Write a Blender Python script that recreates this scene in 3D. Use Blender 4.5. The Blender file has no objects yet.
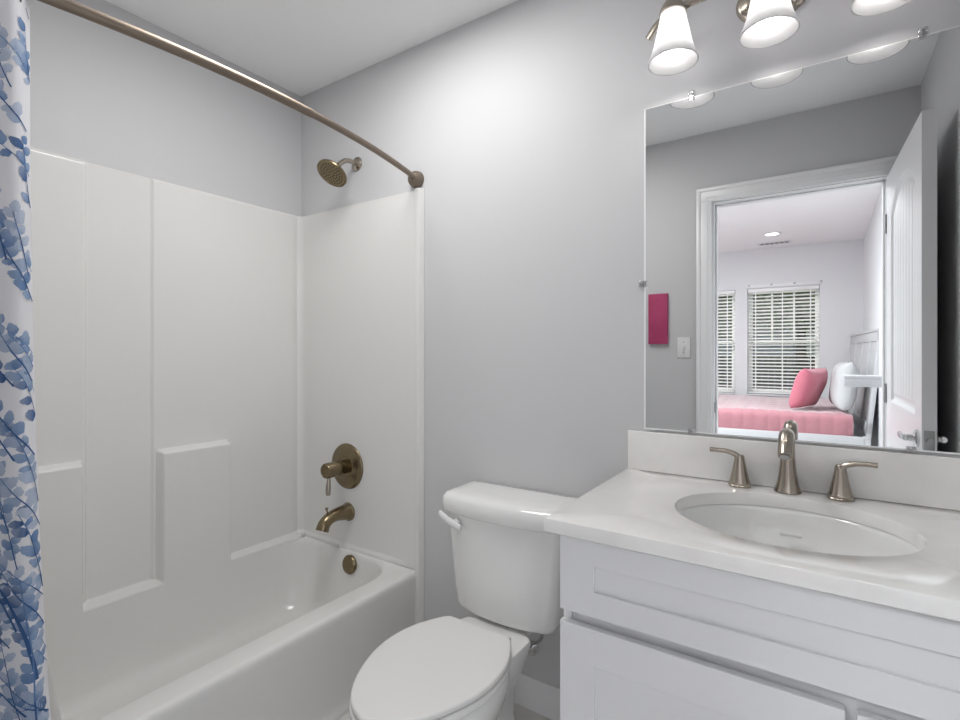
import bpy, bmesh, math, random
from mathutils import Vector, Matrix
import numpy as np

scn = bpy.context.scene
PI = math.pi

# ------------------------------------------------------------------ camera
cam_d = bpy.data.cameras.new('camera')
cam = bpy.data.objects.new('camera', cam_d)
scn.collection.objects.link(cam)
cam_d.sensor_width = 36.0
cam_d.lens = 508.0 / 960.0 * 36.0
cam_d.shift_y = -7.0 / 960.0
cam_d.clip_start = 0.02
cam.location = (0.0, -1.55, 1.22)
cam.rotation_euler = (math.radians(90), 0, math.radians(34))
scn.camera = cam

# ------------------------------------------------------------------ exposure
scn.view_settings.view_transform = 'Standard'
scn.view_settings.look = 'None'
scn.view_settings.gamma = 1.0
scn.view_settings.use_curve_mapping = False
scn.view_settings.exposure = 0.08
cy = scn.cycles
cy.use_denoising = True
cy.max_bounces = 14
cy.diffuse_bounces = 8
cy.glossy_bounces = 6
cy.transmission_bounces = 6
cy.transparent_max_bounces = 12
cy.sample_clamp_indirect = 6.0
cy.caustics_reflective = False
cy.caustics_refractive = False

BULB = 26.0          # vanity bulbs
CAN = 6.0           # bedroom ceiling cans (emission of the diffuser)
SKY = 3.0
SUN = 7.0

# ------------------------------------------------------------------ sky and sun
world = bpy.data.worlds.new('sky')
scn.world = world
world.use_nodes = True
wn = world.node_tree
wn.nodes.clear()
wo = wn.nodes.new('ShaderNodeOutputWorld')
wb = wn.nodes.new('ShaderNodeBackground')
ws = wn.nodes.new('ShaderNodeTexSky')
ws.sky_type = 'HOSEK_WILKIE'
ws.sun_direction = (-0.35, -0.7, 0.62)
ws.turbidity = 3.0
wb.inputs['Strength'].default_value = SKY
wn.links.new(ws.outputs['Color'], wb.inputs['Color'])
wn.links.new(wb.outputs['Background'], wo.inputs['Surface'])

sun_d = bpy.data.lights.new('sun', 'SUN')
sun_d.energy = SUN
sun_d.angle = math.radians(1.0)
sun_d.color = (1.0, 0.95, 0.88)
sun = bpy.data.objects.new('sun', sun_d)
scn.collection.objects.link(sun)
sun.rotation_euler = Vector((0.35, 0.7, -0.95)).to_track_quat('-Z', 'Y').to_euler()


def area(name, loc, size, watts, col=(1.0, 0.97, 0.94)):
    d = bpy.data.lights.new(name, 'AREA')
    d.shape = 'DISK'
    d.size = size
    d.energy = watts
    d.color = col
    o = bpy.data.objects.new(name, d)
    scn.collection.objects.link(o)
    o.location = loc
    return o


area('bathroom_fill_light', (-1.10, -.64, 2.44), 0.60, 12.5, (1.0, 0.985, 0.97))  # added fill light out of frame, no fixture here; lifts the bathroom brightness
area('bedroom_fill_light', (-1.3, -3.0, 2.585), 0.8, 121.0, (0.92, 0.97, 1.0))  # unseen added fill; brightens the bedroom and spills through the doorway


# ------------------------------------------------------------------ materials
def mat(name, col, rough=0.5, metal=0.0, coat=0.0, bump=None, mottle=None, spec=0.5, sheen=0.0):
    m = bpy.data.materials.new(name)
    m.use_nodes = True
    nt = m.node_tree
    b = nt.nodes['Principled BSDF']
    b.inputs['Base Color'].default_value = (*col, 1)
    b.inputs['Roughness'].default_value = rough
    b.inputs['Metallic'].default_value = metal
    b.inputs['Coat Weight'].default_value = coat
    b.inputs['Coat Roughness'].default_value = 0.08
    b.inputs['Specular IOR Level'].default_value = spec
    if sheen:
        b.inputs['Sheen Weight'].default_value = sheen
    tc = nt.nodes.new('ShaderNodeTexCoord')
    if mottle:                     # (scale, second colour, amount)
        n = nt.nodes.new('ShaderNodeTexNoise')
        n.inputs['Scale'].default_value = mottle[0]
        n.inputs['Detail'].default_value = 5
        r = nt.nodes.new('ShaderNodeValToRGB')
        r.color_ramp.elements[0].position = 0.5 - mottle[2] / 2
        r.color_ramp.elements[1].position = 0.5 + mottle[2] / 2
        r.color_ramp.elements[0].color = (*col, 1)
        r.color_ramp.elements[1].color = (*mottle[1], 1)
        nt.links.new(tc.outputs['Object'], n.inputs['Vector'])
        nt.links.new(n.outputs['Fac'], r.inputs['Fac'])
        nt.links.new(r.outputs['Color'], b.inputs['Base Color'])
    if bump:                       # (scale, strength, distance)
        n = nt.nodes.new('ShaderNodeTexNoise')
        n.inputs['Scale'].default_value = bump[0]
        n.inputs['Detail'].default_value = 4
        u = nt.nodes.new('ShaderNodeBump')
        u.inputs['Strength'].default_value = bump[1]
        u.inputs['Distance'].default_value = bump[2]
        nt.links.new(tc.outputs['Object'], n.inputs['Vector'])
        nt.links.new(n.outputs['Fac'], u.inputs['Height'])
        nt.links.new(u.outputs['Normal'], b.inputs['Normal'])
    return m


M = {}
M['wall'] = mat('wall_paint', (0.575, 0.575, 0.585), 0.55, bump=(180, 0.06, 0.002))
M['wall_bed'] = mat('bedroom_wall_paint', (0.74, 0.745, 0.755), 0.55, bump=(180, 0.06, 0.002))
M['ceiling'] = mat('ceiling_paint', (0.90, 0.90, 0.90), 0.8, bump=(120, 0.08, 0.002))
M['trim'] = mat('white_trim_paint', (0.82, 0.82, 0.83), 0.3)
M['gel'] = mat('white_gelcoat', (0.735, 0.73, 0.715), 0.16, coat=0.0, mottle=(3, (0.72, 0.715, 0.70), 0.6))
M['china'] = mat('white_vitreous_china', (0.79, 0.79, 0.78), 0.08, coat=0.4)
M['seat'] = mat('white_toilet_seat_plastic', (0.755, 0.75, 0.735), 0.18)
M['cab'] = mat('white_cabinet_paint', (0.735, 0.735, 0.745), 0.35)
M['quartz'] = mat('off_white_quartz', (0.84, 0.83, 0.81), 0.05, coat=0.6, mottle=(9, (0.77, 0.76, 0.745), 0.35))
M['bronze'] = mat('brushed_bronze_metal', (0.235, 0.185, 0.115), 0.25, 1.0, bump=(400, 0.05, 0.0005))
M['nickel'] = mat('brushed_nickel', (0.42, 0.375, 0.32), 0.24, 1.0, bump=(400, 0.05, 0.0005))
M['rod'] = mat('satin_nickel_rod', (0.25, 0.205, 0.165), 0.5, 1.0)
M['chrome'] = mat('chrome', (0.7, 0.7, 0.7), 0.1, 1.0)
M['steel'] = mat('grey_steel', (0.4, 0.4, 0.4), 0.3, 1.0)
M['dark'] = mat('dark_rubber', (0.03, 0.03, 0.03), 0.6)
M['floor'] = mat('grey_vinyl_floor', (0.60, 0.58, 0.56), 0.35, mottle=(6, (0.65, 0.63, 0.61), 0.5))
M['carpet'] = mat('beige_carpet', (0.42, 0.42, 0.42), 0.95, bump=(300, 0.5, 0.004))
M['plastic'] = mat('white_plastic', (0.75, 0.75, 0.75), 0.3)
M['pinkcanvas'] = mat('magenta_canvas', (0.44, 0.05, 0.15), 0.7, mottle=(9, (0.36, 0.035, 0.11), 0.4))
M['quilt'] = mat('coral_pink_quilt', (0.42, 0.175, 0.20), 0.85, mottle=(30, (0.38, 0.155, 0.18), 0.5), sheen=1.0)
M['pinkpillow'] = mat('rose_pink_pillowcase', (0.52, 0.15, 0.20), 0.85, mottle=(40, (0.48, 0.13, 0.175), 0.5), sheen=0.3)
M['whitepillow'] = mat('white_pillowcase', (0.48, 0.48, 0.485), 0.85, bump=(60, 0.2, 0.004))
M['mattress'] = mat('white_mattress_fabric', (0.7, 0.7, 0.7), 0.9)
M['furn'] = mat('white_painted_wood', (0.52, 0.52, 0.53), 0.3)
M['slat'] = mat('white_blind_slat', (0.88, 0.88, 0.87), 0.4)
M['vinyl'] = mat('white_window_vinyl', (0.8, 0.8, 0.8), 0.35)
M['leaf'] = mat('dark_green_leaf', (0.045, 0.09, 0.03), 0.6, mottle=(3, (0.10, 0.16, 0.05), 0.5))
M['bark'] = mat('brown_bark', (0.09, 0.06, 0.04), 0.9, bump=(30, 0.6, 0.02))
M['grass'] = mat('lawn_grass', (0.16, 0.24, 0.05), 0.9, mottle=(4, (0.24, 0.30, 0.09), 0.5))
M['fence'] = mat('weathered_brown_wood', (0.05, 0.034, 0.024), 0.85, mottle=(5, (0.035, 0.024, 0.017), 0.5))
M['siding'] = mat('blue_grey_siding', (0.28, 0.34, 0.44), 0.7)
M['roof'] = mat('grey_shingle_roof', (0.12, 0.12, 0.13), 0.9, bump=(20, 0.4, 0.02))


def emitter(name, col, s):
    m = bpy.data.materials.new(name)
    m.use_nodes = True
    nt = m.node_tree
    nt.nodes.clear()
    o = nt.nodes.new('ShaderNodeOutputMaterial')
    e = nt.nodes.new('ShaderNodeEmission')
    e.inputs['Color'].default_value = (*col, 1)
    e.inputs['Strength'].default_value = s
    nt.links.new(e.outputs[0], o.inputs['Surface'])
    return m


M['bulb'] = emitter('lit_bulb', (1.0, 0.965, 0.93), BULB)
M['can'] = emitter('lit_diffuser', (1.0, 0.97, 0.94), CAN)

# frosted alabaster glass of the lamp shades
m = bpy.data.materials.new('frosted_glass')
m.use_nodes = True
nt = m.node_tree
nt.nodes.clear()
o_ = nt.nodes.new('ShaderNodeOutputMaterial')
tr = nt.nodes.new('ShaderNodeBsdfTransparent')
tl = nt.nodes.new('ShaderNodeBsdfTranslucent')
di = nt.nodes.new('ShaderNodeBsdfDiffuse')
gl = nt.nodes.new('ShaderNodeBsdfGlossy')
gl.inputs['Roughness'].default_value = 0.15
tl.inputs['Color'].default_value = (0.50, 0.50, 0.51, 1)
di.inputs['Color'].default_value = (0.50, 0.50, 0.51, 1)
mx1 = nt.nodes.new('ShaderNodeMixShader')
mx2 = nt.nodes.new('ShaderNodeMixShader')
mx3 = nt.nodes.new('ShaderNodeMixShader')
nz = nt.nodes.new('ShaderNodeTexNoise')
nz.inputs['Scale'].default_value = 22
nz.inputs['Detail'].default_value = 3
nz.inputs['Distortion'].default_value = 2.0
mr = nt.nodes.new('ShaderNodeMapRange')
mr.inputs['To Min'].default_value = 0.15
mr.inputs['To Max'].default_value = 0.45
nt.links.new(nz.outputs['Fac'], mr.inputs['Value'])
nt.links.new(mr.outputs['Result'], mx1.inputs[0])
nt.links.new(tl.outputs[0], mx1.inputs[1])
nt.links.new(di.outputs[0], mx1.inputs[2])
mx2.inputs[0].default_value = 0.04
nt.links.new(mx1.outputs[0], mx2.inputs[1])
nt.links.new(tr.outputs[0], mx2.inputs[2])
mx3.inputs[0].default_value = 0.05
nt.links.new(mx2.outputs[0], mx3.inputs[1])
nt.links.new(gl.outputs[0], mx3.inputs[2])
nt.links.new(mx3.outputs[0], o_.inputs['Surface'])
M['frost'] = m


def thin_glass(name, gloss, rough=0.02, tint=(1, 1, 1)):
    m = bpy.data.materials.new(name)
    m.use_nodes = True
    nt = m.node_tree
    nt.nodes.clear()
    o = nt.nodes.new('ShaderNodeOutputMaterial')
    t = nt.nodes.new('ShaderNodeBsdfTransparent')
    t.inputs['Color'].default_value = (*tint, 1)
    g = nt.nodes.new('ShaderNodeBsdfGlossy')
    g.inputs['Roughness'].default_value = rough
    x = nt.nodes.new('ShaderNodeMixShader')
    x.inputs[0].default_value = gloss
    nt.links.new(t.outputs[0], x.inputs[1])
    nt.links.new(g.outputs[0], x.inputs[2])
    nt.links.new(x.outputs[0], o.inputs['Surface'])
    return m


M['pane'] = thin_glass('window_glass', 0.06)
M['clip'] = thin_glass('clear_plastic', 0.35, 0.1, (0.92, 0.92, 0.93))

m = bpy.data.materials.new('silvered_mirror')
m.use_nodes = True
b_ = m.node_tree.nodes['Principled BSDF']
b_.inputs['Base Color'].default_value = (0.87, 0.88, 0.88, 1)
b_.inputs['Metallic'].default_value = 1.0
b_.inputs['Roughness'].default_value = 0.0
M['mirror'] = m
M['glassedge'] = mat('ground_glass_edge', (0.88, 0.89, 0.89), 0.25)

# curtain cloth and its printed ink (colour of each printed leaf is stored on the mesh)
def cloth(name, col, attr=None, transl=0.25):
    m = bpy.data.materials.new(name)
    m.use_nodes = True
    nt = m.node_tree
    nt.nodes.clear()
    o = nt.nodes.new('ShaderNodeOutputMaterial')
    d = nt.nodes.new('ShaderNodeBsdfDiffuse')
    t = nt.nodes.new('ShaderNodeBsdfTranslucent')
    x = nt.nodes.new('ShaderNodeMixShader')
    x.inputs[0].default_value = transl
    d.inputs['Color'].default_value = (*col, 1)
    t.inputs['Color'].default_value = (*col, 1)
    if attr:
        a = nt.nodes.new('ShaderNodeAttribute')
        a.attribute_name = attr
        nt.links.new(a.outputs['Color'], d.inputs['Color'])
        nt.links.new(a.outputs['Color'], t.inputs['Color'])
    nt.links.new(d.outputs[0], x.inputs[1])
    nt.links.new(t.outputs[0], x.inputs[2])
    nt.links.new(x.outputs[0], o.inputs['Surface'])
    return m


M['curtain'] = cloth('white_curtain_cloth', (0.82, 0.82, 0.85))
M['print'] = cloth('blue_leaf_print', (0.2, 0.3, 0.5), 'ink', 0.1)
M['liner'] = cloth('white_liner_vinyl', (0.80, 0.79, 0.765), None, 0.35)


# ------------------------------------------------------------------ mesh helpers
def V(*a):
    return Vector(a)


def merge(bm, tmp):
    me = bpy.data.meshes.new('tmp')
    tmp.to_mesh(me)
    tmp.free()
    bm.from_mesh(me)
    bpy.data.meshes.remove(me)


def new():
    return bmesh.new()


def add_box(bm, x0, x1, y0, y1, z0, z1, bev=0.0, seg=2, mtx=None):
    t = bmesh.new()
    bmesh.ops.create_cube(t, size=1.0)
    for v in t.verts:
        v.co = V((x0 + x1) / 2 + v.co.x * (x1 - x0), (y0 + y1) / 2 + v.co.y * (y1 - y0), (z0 + z1) / 2 + v.co.z * (z1 - z0))
    if bev:
        bmesh.ops.bevel(t, geom=list(t.edges), offset=bev, segments=seg, profile=0.5, affect='EDGES')
    if mtx:
        t.transform(mtx)
    merge(bm, t)
    return bm


def box(*a, **k):
    return add_box(new(), *a, **k)


def catmull(pts, n=8):
    P = [Vector(p) for p in pts]
    out = []
    for i in range(len(P) - 1):
        p0 = P[i - 1] if i else P[0] * 2 - P[1]
        p1, p2 = P[i], P[i + 1]
        p3 = P[i + 2] if i + 2 < len(P) else P[-1] * 2 - P[-2]
        for k in range(n):
            t = k / n
            out.append(0.5 * ((2 * p1) + (-p0 + p2) * t + (2 * p0 - 5 * p1 + 4 * p2 - p3) * t * t + (-p0 + 3 * p1 - 3 * p2 + p3) * t ** 3))
    out.append(P[-1])
    return out


def interp(xs, ys, n):
    """values ys at even parameter steps resampled to n entries"""
    return list(np.interp(np.linspace(0, len(ys) - 1, n), range(len(ys)), ys))


def add_loft(bm, rings, closed=True, cap0=True, cap1=True):
    vs = [[bm.verts.new(p) for p in r] for r in rings]
    n = len(rings[0])
    for a, b in zip(vs, vs[1:]):
        for i in range(n if closed else n - 1):
            j = (i + 1) % n
            bm.faces.new((a[i], a[j], b[j], b[i]))
    if cap0:
        bm.faces.new(list(reversed(vs[0])))
    if cap1:
        bm.faces.new(vs[-1])
    return bm


def add_tube(bm, pts, radii, n=16, flat=None):
    """sweep a circle (or an ellipse: flat = (a, b, up vector)) along pts"""
    P = [Vector(p) for p in pts]
    if not isinstance(radii, (list, tuple)):
        radii = [radii] * len(P)
    if len(radii) != len(P):
        radii = interp(None, radii, len(P))
    rings = []
    up = Vector(flat[2]) if flat else None
    prev = None
    for i, p in enumerate(P):
        t = (P[min(i + 1, len(P) - 1)] - P[max(i - 1, 0)]).normalized()
        if up is not None:
            s = t.cross(up).normalized()
        elif prev is None:
            a = V(0, 0, 1) if abs(t.z) < 0.9 else V(1, 0, 0)
            s = t.cross(a).normalized()
        else:
            s = (prev - t * prev.dot(t)).normalized()
        prev = s
        w = s.cross(t)
        fa, fb = (flat[0], flat[1]) if flat else (1, 1)
        rings.append([p + s * (math.cos(2 * PI * k / n) * radii[i] * fa) + w * (math.sin(2 * PI * k / n) * radii[i] * fb) for k in range(n)])
    add_loft(bm, rings)
    return bm


def add_lathe(bm, prof, org, axis=(0, 0, 1), n=40, sx=1.0, sy=1.0):
    """revolve [(radius, height)] about axis through org"""
    q = V(0, 0, 1).rotation_difference(Vector(axis).normalized())
    org = Vector(org)
    rings = []
    for r, h in prof:
        rings.append([org + q @ V(math.cos(2 * PI * k / n) * r * sx, math.sin(2 * PI * k / n) * r * sy, h) for k in range(n)])
    add_loft(bm, rings, cap0=prof[0][0] > 1e-5, cap1=prof[-1][0] > 1e-5)
    bmesh.ops.remove_doubles(bm, verts=bm.verts, dist=1e-6)
    return bm


def add_prism(bm, outline, z0, z1, bev=0.0, seg=3):
    """a closed xy outline extruded from z0 to z1 with rounded upper and lower edges (inset rings)"""
    c = sum((Vector((*p, 0)) for p in outline), Vector()) / len(outline)
    n = len(outline)

    def inset(d):
        o = []
        for i in range(n):
            a, p, b = Vector((*outline[i - 1], 0)), Vector((*outline[i], 0)), Vector((*outline[(i + 1) % n], 0))
            t = (b - a).normalized()
            nrm = V(-t.y, t.x, 0)
            if nrm.dot(c - p) < 0:
                nrm = -nrm
            o.append(p + nrm * d)
        return o
    rings = []
    if bev:
        for k in range(seg + 1):
            a = PI / 2 * k / seg
            rings.append([V(p.x, p.y, z0 + bev * (1 - math.sin(a))) for p in inset(bev * (1 - math.cos(PI / 2 - a + 0)) if False else bev * (1 - math.sin(PI / 2 * k / seg)) * 1.0)] if False else
                         [V(p.x, p.y, z0 + bev * (1 - math.cos(a))) for p in inset(bev * (1 - math.sin(a)))])
        for k in range(seg + 1):
            a = PI / 2 * k / seg
            rings.append([V(p.x, p.y, z1 - bev * (1 - math.sin(a))) for p in inset(bev * (1 - math.cos(a)))])
    else:
        rings = [[V(p[0], p[1], z0) for p in outline], [V(p[0], p[1], z1) for p in outline]]
    add_loft(bm, rings)
    return bm


def wloc(o):
    l = Vector((0, 0, 0))
    while o is not None:
        l += o.location
        o = o.parent
    return l


def obj(name, bm, material, parent=None, origin=None, smooth=35, world_coords=True):
    """link a bmesh, built in room coordinates, as one mesh object"""
    bmesh.ops.recalc_face_normals(bm, faces=bm.faces)
    me = bpy.data.meshes.new(name)
    bm.to_mesh(me)
    bm.free()
    for mm in (material if isinstance(material, (list, tuple)) else [material]):
        me.materials.append(mm)
    if smooth:
        me.polygons.foreach_set('use_smooth', [True] * len(me.polygons))
        me.set_sharp_from_angle(angle=math.radians(smooth))
    o = bpy.data.objects.new(name, me)
    scn.collection.objects.link(o)
    if parent is not None:
        o.parent = parent
        if world_coords:
            me.transform(Matrix.Translation(-wloc(parent)))
    elif origin is not None:
        me.transform(Matrix.Translation(-Vector(origin)))
        o.location = origin
    return o


def tag(o, label, cat, group=None, kind=None):
    o['label'] = label
    o['category'] = cat
    if group:
        o['group'] = group
    if kind:
        o['kind'] = kind
    return o


def thing(name, label, cat, loc, group=None, rotz=0.0):
    o = bpy.data.objects.new(name, None)
    o.empty_display_size = 0.05
    scn.collection.objects.link(o)
    o.location = loc
    o.rotation_euler = (0, 0, rotz)
    return tag(o, label, cat, group)


def struct(name, bm, material, parent=None, label=None, cat=None, smooth=35):
    o = obj(name, bm, material, parent, smooth=smooth)
    if parent is None:
        o['kind'] = 'structure'
        if label:
            o['label'] = label
            o['category'] = cat or name.split('_')[0]
    return o


# ------------------------------------------------------------------ room dimensions
XL, XR = -2.085, 0.375          # left / right wall of the bathroom
YD = -1.54                      # bathroom side of the door wall
YB = -1.66                      # bedroom side of it
ZC = 2.456                      # bathroom ceiling
BX0, BX1 = -3.0, 0.41           # bedroom
BY = -6.15
BZ = 2.60
DX0, DX1, DZ = -0.504, 0.25, 2.055   # door opening

# ------------------------------------------------------------------ the setting
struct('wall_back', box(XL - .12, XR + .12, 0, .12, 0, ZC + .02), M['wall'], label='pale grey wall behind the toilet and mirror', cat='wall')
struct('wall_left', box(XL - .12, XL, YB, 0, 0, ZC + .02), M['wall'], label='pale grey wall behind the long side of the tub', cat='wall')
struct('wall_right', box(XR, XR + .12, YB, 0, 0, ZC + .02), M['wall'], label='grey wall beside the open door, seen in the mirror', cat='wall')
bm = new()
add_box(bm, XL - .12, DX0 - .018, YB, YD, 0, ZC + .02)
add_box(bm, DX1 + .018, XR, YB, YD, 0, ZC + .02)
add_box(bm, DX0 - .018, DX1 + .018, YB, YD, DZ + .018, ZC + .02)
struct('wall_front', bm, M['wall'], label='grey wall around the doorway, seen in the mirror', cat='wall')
struct('ceiling', box(XL - .12, XR + .12, YB, .12, ZC, ZC + .1), M['ceiling'], label='white bathroom ceiling', cat='ceiling')
struct('floor', box(XL - .12, XR + .12, YB, .12, -.1, 0), M['floor'], label='grey vinyl bathroom floor beside the toilet', cat='floor')

# bedroom shell
bm = new()
W1 = (-0.84, -0.03)
W0 = (-1.80, -0.99)
WZ0, WZ1 = 0.675, 2.08
add_box(bm, BX0, W0[0], BY - .15, BY, 0, BZ)
add_box(bm, W0[1], W1[0], BY - .15, BY, 0, BZ)
add_box(bm, W1[1], BX1 + .12, BY - .15, BY, 0, BZ)
for w in (W0, W1):
    add_box(bm, w[0], w[1], BY - .15, BY, 0, WZ0)
    add_box(bm, w[0], w[1], BY - .15, BY, WZ1, BZ)
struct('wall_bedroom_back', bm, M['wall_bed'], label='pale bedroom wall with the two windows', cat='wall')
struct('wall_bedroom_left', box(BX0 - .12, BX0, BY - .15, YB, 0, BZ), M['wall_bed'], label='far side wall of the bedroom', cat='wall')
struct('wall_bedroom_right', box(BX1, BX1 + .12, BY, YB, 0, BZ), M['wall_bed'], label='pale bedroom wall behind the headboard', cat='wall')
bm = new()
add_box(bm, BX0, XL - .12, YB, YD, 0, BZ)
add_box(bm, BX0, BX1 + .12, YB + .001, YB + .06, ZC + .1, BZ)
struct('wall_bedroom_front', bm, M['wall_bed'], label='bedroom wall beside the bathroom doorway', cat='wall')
struct('ceiling_bedroom', box(BX0 - .12, BX1 + .12, BY - .15, YB + .06, BZ, BZ + .1), M['ceiling'], label='white bedroom ceiling with a round downlight', cat='ceiling')
struct('floor_bedroom', box(BX0 - .12, BX1 + .12, BY - .15, YB, -.1, 0), M['carpet'], label='beige bedroom carpet', cat='floor')

# baseboards
def baseboard(name, x0, x1, y0, y1, axis):
    """white moulded board; axis says which side faces the room"""
    prof = [(0, 0), (.014, 0), (.014, .078), (.011, .088), (.006, .097), (.003, .102), (0, .102)]
    bm = new()
    if axis == '-y':
        rings = [[V(x, y1 - d, z) for d, z in prof] for x in (x0, x1)]
    elif axis == '+y':
        rings = [[V(x, y0 + d, z) for d, z in prof] for x in (x0, x1)]
    else:
        rings = [[V(x1 - d, y, z) for d, z in prof] for y in (y0, y1)]
    add_loft(bm, rings)
    return struct(name, bm, M['trim'], smooth=20)


baseboard('baseboard_back', -1.306, -.45, 0, 0, '-y')
baseboard('baseboard_front', -1.30, -.60, YD, YD, '+y')
baseboard('baseboard_bedroom', BX0, BX1, BY, BY, '+y')

# door casing and jamb (trim_1)
bm = new()
cw = .075
add_box(bm, DX0 - .012 - cw, DX0 - .006, YD, YD + .017, 0, DZ + .012 + cw, .004)
add_box(bm, DX1 + .006, DX1 + .012 + cw - .01, YD, YD + .017, 0, DZ + .012 + cw, .004)
add_box(bm, DX0 - .012 - cw, DX1 + .012 + cw - .01, YD, YD + .0172, DZ + .006, DZ + .012 + cw, .004)
# raised back band of the casing
add_box(bm, DX0 - .012 - cw, DX0 + .010 - cw, YD, YD + .024, 0, DZ + .012 + cw, .005)
add_box(bm, DX0 - .012 - cw, DX1 + .06, YD, YD + .0242, DZ - .010 + cw, DZ + .012 + cw, .005)
add_box(bm, DX0 - .036, DX0 - .030, YD + .012, YD + .020, 0, DZ + .036, .002)
add_box(bm, DX0 - .036, DX1 + .03, YD + .012, YD + .020, DZ + .030, DZ + .036, .002)
# jambs and stop
add_box(bm, DX0 - .018, DX0, YB, YD, 0, DZ + .018)
add_box(bm, DX1, DX1 + .018, YB, YD, 0, DZ + .018)
add_box(bm, DX0, DX1, YB, YD, DZ, DZ + .018)
add_box(bm, DX0, DX0 + .010, YB + .03, YD - .045, 0, DZ, .002)
add_box(bm, DX1 - .010, DX1, YB + .03, YD - .045, 0, DZ, .002)
add_box(bm, DX0, DX1, YB + .03, YD - .045, DZ - .010, DZ, .002)
# casing on the bedroom side
add_box(bm, DX0 - cw, DX0 - .006, YB - .017, YB, 0, DZ + cw, .004)
add_box(bm, DX1 + .006, DX1 + cw, YB - .017, YB, 0, DZ + cw, .004)
add_box(bm, DX0 - cw, DX1 + cw, YB - .0172, YB, DZ + .006, DZ + cw, .004)
casing = struct('trim_1', bm, M['trim'], label='white moulded door casing and jamb seen in the mirror', cat='door casing', smooth=30)
bm = new()
add_box(bm, DX0, DX0 + .003, YD - .045, YD - .012, .885, .945, .001)
sp = obj('strike_plate', bm, M['steel'], casing)
sp['label'] = 'steel strike plate'


# the open door (door_1): local y runs along the leaf from the hinge, local x through it
def smoothstep(a, b, x):
    t = np.clip((x - a) / (b - a), 0, 1)
    return t * t * (3 - 2 * t)


LEAF_L, LEAF_T, LEAF_H = .785, .040, 2.05
door = bpy.data.objects.new('door_1', None)
scn.collection.objects.link(door)
door.location = (DX1 + .001, YD + .003, 0)
door.rotation_euler = (0, 0, math.radians(-2.2))
door['kind'] = 'structure'
door['label'] = 'white panelled door with arched plank panel standing open, seen in the mirror'
door['category'] = 'door'
ls = np.unique(np.concatenate([np.linspace(0, LEAF_L, 190)]))
zs = np.linspace(.012, LEAF_H, 340)
Lg, Zg = np.meshgrid(ls, zs, indexing='ij')


def panel_depth(l, z, z0, z1, arch):
    """moulded recess: a bevelled groove around the panel, raised planks with V joints inside"""
    zt = z1 + arch * np.maximum(0, 1 - ((l - LEAF_L / 2) / .265) ** 2)
    sd = np.minimum(np.minimum(l - .115, LEAF_L - .115 - l), np.minimum(z - z0, (zt - z) * .9))
    d = .012 * smoothstep(0, .014, sd) - .006 * smoothstep(.026, .044, sd)
    ins = smoothstep(.040, .046, sd)
    ph = np.abs(((l - .115 + .03) / .062) % 1.0 - .5)
    d = d + ins * .006 * (1 - smoothstep(.0, .13, .5 - ph))
    return d


dep = panel_depth(Lg, Zg, 1.0, 1.86, .09) + panel_depth(Lg, Zg, .20, .80, 0.0)
bm = new()
grid = [[bm.verts.new((dep[i, j], ls[i], zs[j])) for j in range(len(zs))] for i in range(len(ls))]
for i in range(len(ls) - 1):
    for j in range(len(zs) - 1):
        bm.faces.new((grid[i][j], grid[i + 1][j], grid[i + 1][j + 1], grid[i][j + 1]))
bk = {}
for (i, j) in ((0, 0), (-1, 0), (-1, -1), (0, -1)):
    bk[(i, j)] = bm.verts.new((LEAF_T, ls[i], zs[j]))
bm.faces.new([bk[(0, 0)], bk[(0, -1)], bk[(-1, -1)], bk[(-1, 0)]])
n_, m_ = len(ls), len(zs)
bm.faces.new([grid[i][0] for i in range(n_)] + [bk[(-1, 0)], bk[(0, 0)]])
bm.faces.new([grid[i][m_ - 1] for i in range(n_)] + [bk[(-1, -1)], bk[(0, -1)]])
bm.faces.new([grid[0][j] for j in range(m_)] + [bk[(0, -1)], bk[(0, 0)]])
bm.faces.new([grid[n_ - 1][j] for j in range(m_)] + [bk[(-1, -1)], bk[(-1, 0)]])
obj('door_leaf', bm, M['trim'], door, world_coords=False, smooth=40)


def lever_set(side, parent):
    """rose and lever on one face of the door; side -1 is the bathroom face"""
    x = 0 if side < 0 else LEAF_T
    r = 1.0 if side < 0 else .78
    l0 = LEAF_L - .062
    bm = new()
    add_lathe(bm, [(.0, 0), (.031, 0), (.031, .006), (.026, .010), (.013, .013), (.012, .030 * r)], (x, l0, .92), (side, 0, 0), 28)
    pts = catmull([(x + side * .034 * r, l0 + .008, .92), (x + side * .040 * r, l0 - .02, .921), (x + side * .040 * r, l0 - .055, .917), (x + side * .038 * r, l0 - .09, .922), (x + side * .034 * r, l0 - .108, .916)], 5)
    add_tube(bm, pts, [.011, .010, .008, .008, .006], 12)
    return obj('lever_handle', bm, M['chrome'], parent, world_coords=False)


lever_set(-1, door)['label'] = 'chrome lever handle'
lever_set(1, door)['label'] = 'chrome lever handle against the wall'
bm = new()
add_box(bm, .006, .034, LEAF_L - .0005, LEAF_L + .0015, .885, .955, .001)
add_lathe(bm, [(.0, .012), (.009, .012), (.009, -.002)], (.020, LEAF_L, .92), (0, 1, 0), 16)
o = obj('latch_plate', bm, M['steel'], door, world_coords=False)
o['label'] = 'steel latch plate'
for zh in (.22, 1.03, 1.83):
    bm = new()
    add_lathe(bm, [(.0, 0), (.006, 0), (.006, .09), (0, .09)], (-.004, .004, zh - .045), (0, 0, 1), 12)
    obj('hinge', bm, M['steel'], door, world_coords=False)

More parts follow.
